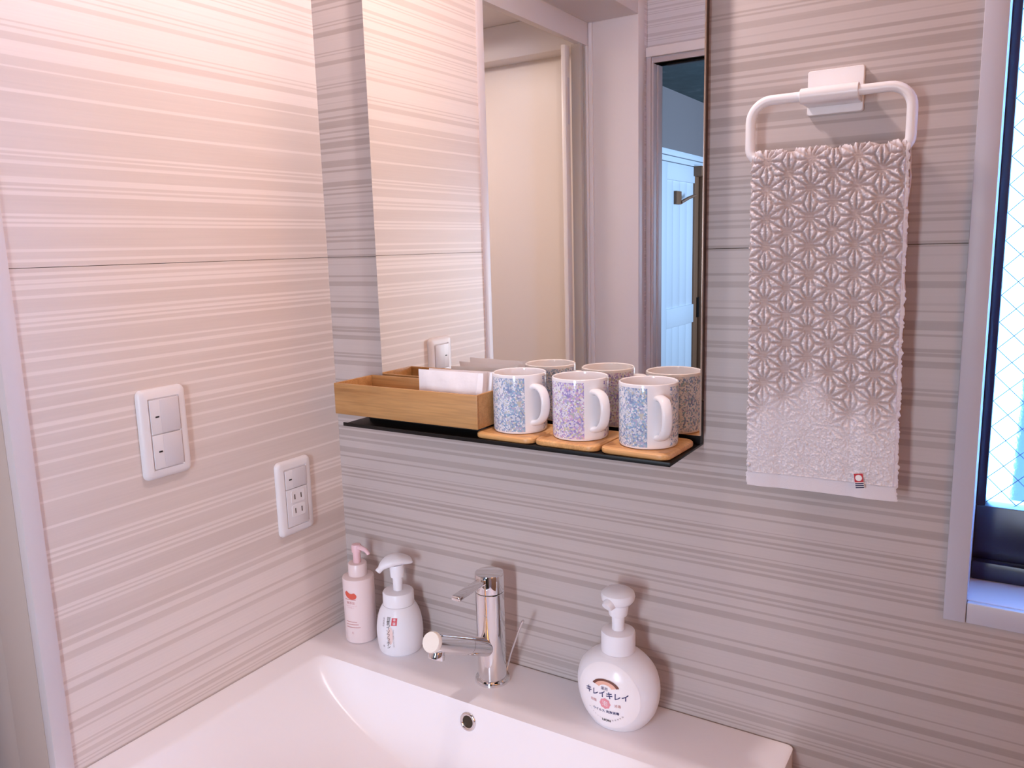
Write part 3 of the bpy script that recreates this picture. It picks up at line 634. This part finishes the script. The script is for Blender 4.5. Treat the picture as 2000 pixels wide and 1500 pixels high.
# ------------------------------------------------------------------ mirror and shelf
MY = -.020
mi = thing('mirror', 'tall frameless wall mirror above the black shelf', 'mirror', (.374, MY, 1.157))
def mb(name, b, m, bev=0): return boxo(name, (b[0]-.374, b[1]-.374, b[2]-MY, b[3]-MY, b[4]-1.157, b[5]-1.157), m, mi, bev)
mb('mirror_glass', (.1205, .6278, MY, MY+.0005, 1.1575, 1.865), M['mirror'])
mb('glass_edge', (.1198, .6285, MY+.0007, MY+.005, 1.157, 1.8655), M['mirror_edge'], .0006)
mb('backing_board', (.1225, .6265, MY+.0053, -.001, 1.200, 1.860), M['mirror_board'])
sh = thing('wall_shelf', 'narrow black metal shelf under the mirror holding tray and mugs', 'shelf', (.376, 0, 1.142))
def sb(name, b, bev=.0006): return boxo(name, (b[0]-.376, b[1]-.376, b[2], b[3], b[4]-1.142, b[5]-1.142), M['black'], sh, bev)
sb('shelf_plate', (.1253, .6266, -.1150, -.0008, 1.1420, 1.1450))
sb('front_lip', (.1253, .6266, -.1168, -.1150, 1.1418, 1.1472), .0005)
sb('back_flange', (.1253, .6266, -.0142, -.0008, 1.1452, 1.1985))
SF = 1.1451
# coasters
def make_coaster():
    t_ = thing('coaster', 'x', 'coaster', (0, 0, 0), 0, 'square wooden coasters on the black shelf')
    bm = bmesh.new(); w = .0895
    plate(bm, [(w-.005, w-.005, .011, 0), (w-.001, w-.001, .0125, .0016), (w, w, .013, .0042), (w-.0012, w-.0012, .0125, .0068), (w-.005, w-.005, .011, .0083), (w-.011, w-.011, .009, .0085), (w-.016, w-.016, .008, .0077)], lambda u, v, d: (u, v, d), 7)
    add_obj('board', bm, M['coaster_wood'], t_, True); return t_
def dup(root, loc, rz, label):
    r = root.copy(); COL.objects.link(r); r.location = loc; r.rotation_euler = (0, 0, rz); r['label'] = label
    for ch in list(root.children):
        q = ch.copy(); COL.objects.link(q); q.parent = r
    return r
MX = [(.3960, -.0620), (.4857, -.0614), (.5784, -.0626)]
c0 = make_coaster(); c0.location = (.3965, -.0645, SF); c0.rotation_euler = (0, 0, math.radians(-2)); c0['label'] = 'square wooden coaster under the left mug, next to the tray'
dup(c0, (.4865, -.0648, SF), math.radians(-1.5+90), 'square wooden coaster under the purple flowered middle mug')
dup(c0, (.5782, -.0645, SF), math.radians(-2), 'square wooden coaster under the mug at the right end of shelf')
# mugs
def mug_mesh(t_, pm):
    R, H = .0358, .0775
    outer = [(.0300, .0006), (.0325, 0.0), (.0345, .0006), (.0355, .0025), (R, .0060), (R, .0690), (R+.0002, .0750), (R-.0002, .0768), (R-.0013, .0775), (R-.0026, .0766), (R-.0030, .0740), (R-.0032, .0120), (R-.0060, .0066), (R-.0120, .0050), (.004, .0046)]
    bm = bmesh.new(); lathe(bm, outer, 72)
    for f in bm.faces:
        c = f.calc_center_median(); r_ = math.hypot(c.x, c.y)
        f.material_index = 1 if (r_ > R-.0010 and .0020 < c.z < .0745) else 0
    o = add_obj('cup', bm, [M['glaze'], pm], t_, True)
    bm = bmesh.new()
    path = spline([(R-.0035, 0, .0610), (R+.0055, 0, .0622), (R+.0160, 0, .0600), (R+.0225, 0, .0520), (R+.0240, 0, .0400), (R+.0205, 0, .0270), (R+.0115, 0, .0180), (R-.0035, 0, .0135)], 5)
    k = len(path); sweep(bm, path, [(.0036+.0010*abs(2*i/(k-1)-1)**3, .0064+.0012*abs(2*i/(k-1)-1)**2) for i in range(k)], 18, Vector((0, 1, 0)))
    add_obj('handle', bm, M['glaze'], t_, True)
MZ = SF+.0079
m0 = thing('mug', 'white mug with blue flower print, next to the wooden tray', 'mug', (*MX[0], MZ), math.radians(-26), 'flowered mugs on the black shelf'); mug_mesh(m0, M['print_blue'])
m1 = thing('mug', 'white mug with purple and pink flower print, in the middle', 'mug', (*MX[1], MZ), math.radians(-33), 'flowered mugs on the black shelf'); mug_mesh(m1, M['print_purple'])
dup(m0, (*MX[2], MZ), math.radians(-47), 'white mug with blue flower print at the right end of shelf')
# tray
TX0, TX1, TY0, TY1, TZ0, TZ1 = .1045, .3590, -.1100, -.0265, 1.1570, 1.2030
tr_ = thing('wooden_tray', 'long light wooden tray box on the left half of black shelf', 'tray', ((TX0+TX1)/2, (TY0+TY1)/2, TZ0))
tw, td, th, tt = (TX1-TX0)/2, (TY1-TY0)/2, TZ1-TZ0, .0042
boxo('front_board', (-tw, tw, -td, -td+tt, 0, th), M['tray_wood'], tr_, .0010)
boxo('back_board', (-tw, tw, td-tt, td, 0, th), M['tray_wood'], tr_, .0010)
boxo('end_board', (-tw, -tw+tt, -td+tt+.0001, td-tt-.0001, 0, th), M['tray_wood'], tr_, .0010)
boxo('end_board', (tw-tt, tw, -td+tt+.0001, td-tt-.0001, 0, th), M['tray_wood'], tr_, .0010)
boxo('bottom_board', (-tw+tt, tw-tt, -td+tt, td-tt, .001, .004), M['tray_wood'], tr_)
boxo('dark_gap_runner', (-tw+.030, tw-.012, -.004, td-.012, SF-TZ0, -.0002), M['tray_gap'], tr_, .0008)  # runner added under the tray, its black standing in for the shaded gap
# paper packets standing in the tray
def packet(name, label, w, h, loc, rot, th_=.0016, seed=0):
    r = random.Random(seed); bm = bmesh.new(); nx, nz = 16, 10; g = {}
    for s in (0, 1):
        for i in range(nx+1):
            for j in range(nz+1):
                u, v = i/nx, j/nz; e = min(u, 1-u, v*1.2, (1-v)*1.2); bulge = th_*min(1, e*6)*(1 if s else -1)
                wob = .0018*math.sin(u*5+seed)*math.sin(v*3.2+seed)+.0007*math.sin(u*17+v*9+seed*2)
                if u > .86: wob += .0015*math.sin((u-.86)*60)
                x = (u-.5)*w; z = v*h
                g[s, i, j] = bm.verts.new((x, (bulge+(.0001 if s else -.0001))+wob, z))
    for s in (0, 1):
        for i in range(nx):
            for j in range(nz):
                q = (g[s, i, j], g[s, i+1, j], g[s, i+1, j+1], g[s, i, j+1]); bm.faces.new(q if s == 0 else tuple(reversed(q)))
    b0 = [(i, 0) for i in range(nx+1)]+[(nx, j) for j in range(1, nz+1)]+[(i, nz) for i in range(nx-1, -1, -1)]+[(0, j) for j in range(nz-1, 0, -1)]
    for a_, b_ in zip(b0, b0[1:]+b0[:1]): bm.faces.new((g[0, a_[0], a_[1]], g[1, a_[0], a_[1]], g[1, b_[0], b_[1]], g[0, b_[0], b_[1]]))
    bmesh.ops.recalc_face_normals(bm, faces=bm.faces[:])
    o = add_obj(name, bm, M['paper'], None, True); o.location = loc; o.rotation_euler = rot; return tag(o, label, 'packet', 'white packets in the wooden tray')
PZ = TZ0+.0045
packet('paper_packet', 'white paper packet standing at the front of the wooden tray', .1065, .0665, (.2965, -.0890, PZ), (math.radians(-7), 0, 0), seed=1)
packet('paper_packet', 'white paper packet leaning behind the front one, tray right half', .1080, .0640, (.2955, -.0700, PZ+.001), (math.radians(-13), 0, 0), .0016, seed=2)
packet('paper_packet', 'white paper packet at the back of the tray near the mirror', .1000, .0600, (.2930, -.0450, PZ+.001), (math.radians(-9), math.radians(-1), 0), .0020, seed=3)

# ------------------------------------------------------------------ switches
def wall_plate(name, label, y0, ztop, cat):
    w, h = .070, .120
    t_ = thing(name, label, cat, (0, y0+w/2, ztop-h/2))
    bm = bmesh.new()
    pl = lambda u, v, d: (d, u, v)
    plate(bm, [(w, h, .0085, .0004), (w, h, .0085, .0020), (w-.0016, h-.0016, .0080, .0045), (w-.0050, h-.0050, .0068, .0066), (w-.0110, h-.0110, .0040, .0078), (.0455, .0950, .0012, .0082), (.0442, .0937, .0010, .0066)], pl, 8)
    add_obj('face_plate', bm, M['plastic'], t_, True); return t_
def key(t_, z0, z1, mark=True, mz=None):
    k = boxo('switch_key', (.0067, .0094, -.0212, .0212, z0+.0004, z1-.0004), M['plastic_b'], t_, .0006)
    boxo('key_field', (.0095, .0098, -.0066, .0208, z0+.001, z1-.001), M['plastic_c'], k, .0001)
    if mark: boxo('mark', (.0095, .00985, -.0145, -.0092, (z0+z1)/2-.0010, (z0+z1)/2+.0010), M['black_plastic'], k)
    return k
s1 = wall_plate('light_switch', 'white double light switch on the left wall, nearest the door', -.3580, 1.2242, 'switch')
key(s1, 0.0, .0460); key(s1, -.0460, -.0006)
s2 = wall_plate('wall_outlet', 'white plate with one switch over two sockets near the corner', -.1440, 1.0752, 'outlet')
key(s2, .0150, .0455)
om = boxo('outlet_module', (.0067, .0090, -.0212, .0212, -.0455, .0142), M['plastic_b'], s2, .0006)
for zz in (.0010, -.0215):
    bm = bmesh.new(); plate(bm, [(.0275, .0190, .003, .0090), (.0270, .0185, .003, .0098)], lambda u, v, d: (d, u+.001, v+zz), 5)
    f = add_obj('socket_face', bm, M['plastic'], om, True)
    for yy in (-.0058, .0072): boxo('socket_slot', (.0090, .0100, yy-.0009, yy+.0009, zz-.0040, zz+.0040), M['hole'], om)

# ------------------------------------------------------------------ towel ring and towel
BYR = -.0360
rg = thing('towel_ring', 'white plastic towel ring on a square wall plate right of mirror', 'towel ring', (.7672, 0, 1.548))
O = Vector((.7672, 0, 1.548))
bm = bmesh.new(); plate(bm, [(.0570, .0465, .0025, -.0004), (.0570, .0465, .0025, -.0050), (.0556, .0451, .0022, -.0060)], lambda u, v, d: (u, d, v), 5); add_obj('mount_plate', bm, M['ring'], rg, True)
zc = 1.5412; zb = 1.4780; xl, xr = .6863, .8462; rc = .022
def arc(cx, cz, a0, a1, r, n=9): return [(cx+r*math.cos(a0+(a1-a0)*i/(n-1)), BYR, cz+r*math.sin(a0+(a1-a0)*i/(n-1))) for i in range(n)]
loop = arc(xl+rc, zc-rc, PI/2, PI, rc)+arc(xl+.014, zb+.014, PI, 1.5*PI, .014)+arc(xr-.014, zb+.014, 1.5*PI, 2*PI, .014)+arc(xr-rc, zc-rc, 0, PI/2, rc)
bm = bmesh.new(); sweep(bm, [Vector(p)-O for p in loop], .0053, 18, Vector((0, 1, 0)), closed=True); add_obj('ring', bm, M['ring'], rg, True)
bm = bmesh.new(); sweep(bm, [Vector((x, BYR, zc))-O for x in (.7383, .7388, .7955, .7960)], [.0074, .0080, .0080, .0074], 28); sv = add_obj('sleeve', bm, M['ring'], rg, True)
bm = bmesh.new(); box(bm, .7395-O.x, .7945-O.x, BYR+.001, -.0055, zc-.0079-O.z, zc+.0072-O.z, .001); add_obj('sleeve_bracket', bm, M['ring'], rg, True)
# towel folded over the lower bar
TXL, TXR = .6905, .8470
nx = 300; ri = .0078
back_len, front_len = .352, .366
sb_ = np.linspace(0, back_len, 120, endpoint=False); sa = np.linspace(0, PI*ri, 22, endpoint=False); sf = np.linspace(0, front_len, 640)
py = np.concatenate([np.full_like(sb_, BYR+ri), BYR+ri*np.cos(sa/ri), np.full_like(sf, BYR-ri)])
pz = np.concatenate([zb-back_len+sb_, zb+ri*np.sin(sa/ri), zb-sf])
ny_ = np.concatenate([np.full_like(sb_, 1.), np.cos(sa/ri), np.full_like(sf, -1.)]); nz_ = np.concatenate([np.zeros_like(sb_), np.sin(sa/ri), np.zeros_like(sf)])
front = np.concatenate([np.zeros_like(sb_), np.zeros_like(sa), sf]); isf = np.concatenate([np.zeros_like(sb_), np.linspace(0, 1, len(sa)), np.ones_like(sf)])
U, K = np.meshgrid(np.linspace(0, 1, nx), np.arange(len(py)))
FR = front[K]; ISF = isf[K]
flat_z = np.where(ISF > 0, zb+.012-FR, pz[K])                        # pattern coordinate down the cloth
slat = np.where(K < len(sb_)+len(sa), zb+ri*1.57+(len(sb_)+len(sa)-K)*ri*PI/len(sa), flat_z)
Xw = TXL+(TXR-TXL)*U
# triangular lattice of hemp-leaf stars
px_ = (Xw-.7078)/.0228*.8660254; pz_ = (slat-1.337)/.0302
q2 = px_/.8660254; q1 = pz_-.5*q2
f1, f2_ = q1-np.floor(q1), q2-np.floor(q2); up_ = (f1+f2_) < 1
b = np.stack([np.where(up_, 1-f1-f2_, f1+f2_-1), np.where(up_, f1, 1-f1), np.where(up_, f2_, 1-f2_)]); b.sort(axis=0)
dist = np.minimum(b[0]*.866, (b[1]-b[0])/2)
def sst(a, c, x): t = np.clip((x-a)/(c-a), 0, 1); return t*t*(3-2*t)
nz1 = np.random.rand(*U.shape)
def blur(a, n):
    for _ in range(n): a = (a+np.roll(a, 1, 0)+np.roll(a, -1, 0)+np.roll(a, 1, 1)+np.roll(a, -1, 1))/5
    return a
fz = blur(nz1.copy(), 1); fz = (fz-fz.mean())/fz.std(); fz2 = blur(nz1.copy(), 7); fz2 = (fz2-fz2.mean())/fz2.std()
zreal = zb-FR
lowf0 = sst(1.26, 1.19, zreal)*(ISF > .99)
pile = sst(.016, .095, dist+.007*fz2*(1-lowf0))**.8*sst(.16, .27, 1-b[2]+.02*fz2)
zreal = zb-FR
lowf = sst(1.245, 1.185, zreal+.018*np.sin(Xw*55+1.0)+.012*np.sin(Xw*130))*(ISF > .99)  # plain pile towards the hem
pat = pile*(1-lowf)+(.84+.16*pile)*lowf
hem = ((ISF > .99) & (zreal < 1.1290)) | (K < 14)
side = np.minimum(U, 1-U)*(TXR-TXL)
selv = (1-U)*(TXR-TXL) < .0036
h = .0031*pat+.00036*fz*(.3+.7*pat)+.0004*fz2*pat*(1-.75*lowf)
h = np.where(selv, .0010+.0001*fz, h); h = np.where(hem, .0007+.0002*np.sin(slat*2600)*0, h)
ridge = np.exp(-((zreal-1.1290)/.0011)**2)*(ISF > .99); h = h+.0010*ridge
h = h*np.clip(side/.002, .15, 1)
col = np.where(selv, .93, np.clip(pat*1.0, 0, 1)); col = np.where(hem, .97, col)
# slow folds hanging down the cloth
wv = (.0019*np.exp(-((U-.235)/.05)**2)*-1+.0016*np.sin(U*9.2+.4)+.0017*np.exp(-((U-.70)/.05)**2)*-1*np.clip((1.42-zreal)/.1, 0, 1))*np.clip(FR/.06, 0, 1)*ISF
off = h+np.clip(wv+.0012, -.002, .006)*np.clip(FR/.05, 0, 1)
PX = Xw+np.where(ISF > .99, .0030*(U-.15)*np.clip(FR/front_len, 0, 1)+.0035*np.clip(FR/front_len, 0, 1), 0)+np.where(side < .002, .0006*fz2, 0)
PY = py[K]+ny_[K]*off; PZ_ = pz[K]+nz_[K]*off+np.where(ISF > .99, (.0022*U)*np.clip(FR/front_len, 0, 1), 0)
verts = np.stack([PX, PY, PZ_], -1).reshape(-1, 3); R_, C_ = U.shape
idx = np.arange(R_*C_).reshape(R_, C_); faces = np.stack([idx[:-1, :-1], idx[1:, :-1], idx[1:, 1:], idx[:-1, 1:]], -1).reshape(-1, 4)
O2 = np.array([.7687, BYR, zb])
tw_ = thing('hand_towel', 'white towel with woven star pattern hanging over the towel ring', 'towel', tuple(O2))
me = bpy.data.meshes.new('towel_cloth'); me.vertices.add(len(verts)); me.vertices.foreach_set('co', (verts-O2).astype(np.float32).ravel())
me.loops.add(len(faces)*4); me.loops.foreach_set('vertex_index', faces.astype(np.int32).ravel()); me.polygons.add(len(faces))
me.polygons.foreach_set('loop_start', np.arange(0, len(faces)*4, 4, dtype=np.int32)); me.update(calc_edges=True)
me.polygons.foreach_set('use_smooth', np.ones(len(faces), dtype=bool))
ca = me.attributes.new('pile', 'FLOAT', 'POINT'); ca.data.foreach_set('value', col.astype(np.float32).ravel())
me.materials.append(M['towel']); tc = bpy.data.objects.new('towel_cloth', me); COL.objects.link(tc); tc.parent = tw_
sd_ = tc.modifiers.new('thickness', 'SOLIDIFY'); sd_.thickness = .0022; sd_.offset = -1 
# woven tag near the right hem
tg = bmesh.new()
def flat(bm, x0, x1, z0, z1, y, mi_, sk=0.0):
    f = bm.faces.new([bm.verts.new((x+sk*(z1_-z), y, z)) for (x, z), z1_ in (((x0, z0), 0), ((x1, z0), 0), ((x1, z1), 0), ((x0, z1), 0))]); f.material_index = mi_
TW, TH = .0092, .0165
box(tg, -TW/2, TW/2, -.0003, .0003, 0, TH)
flat(tg, -TW/2+.0001, TW/2-.0001, TH*.42, TH-.0002, -.00045, 1)
for z0 in (.0006, .0027, .0048): flat(tg, -TW/2+.0003, TW/2-.0003, z0, z0+.0012, -.00045, 2)
vs = [tg.verts.new((.0034*math.cos(2*PI*i/24), -.0006, TH*.705+.0034*math.sin(2*PI*i/24))) for i in range(24)]; tg.faces.new(vs)
to = add_obj('woven_tag', tg, [M['tagwhite'], M['tagred'], M['tagnavy']], tw_)
to.location = Vector((.8175, -.0532, 1.1262))-Vector(O2); to.rotation_euler = (math.radians(-4), math.radians(-10), 0)
to['label'] = 'small red and navy woven tag at the hem'
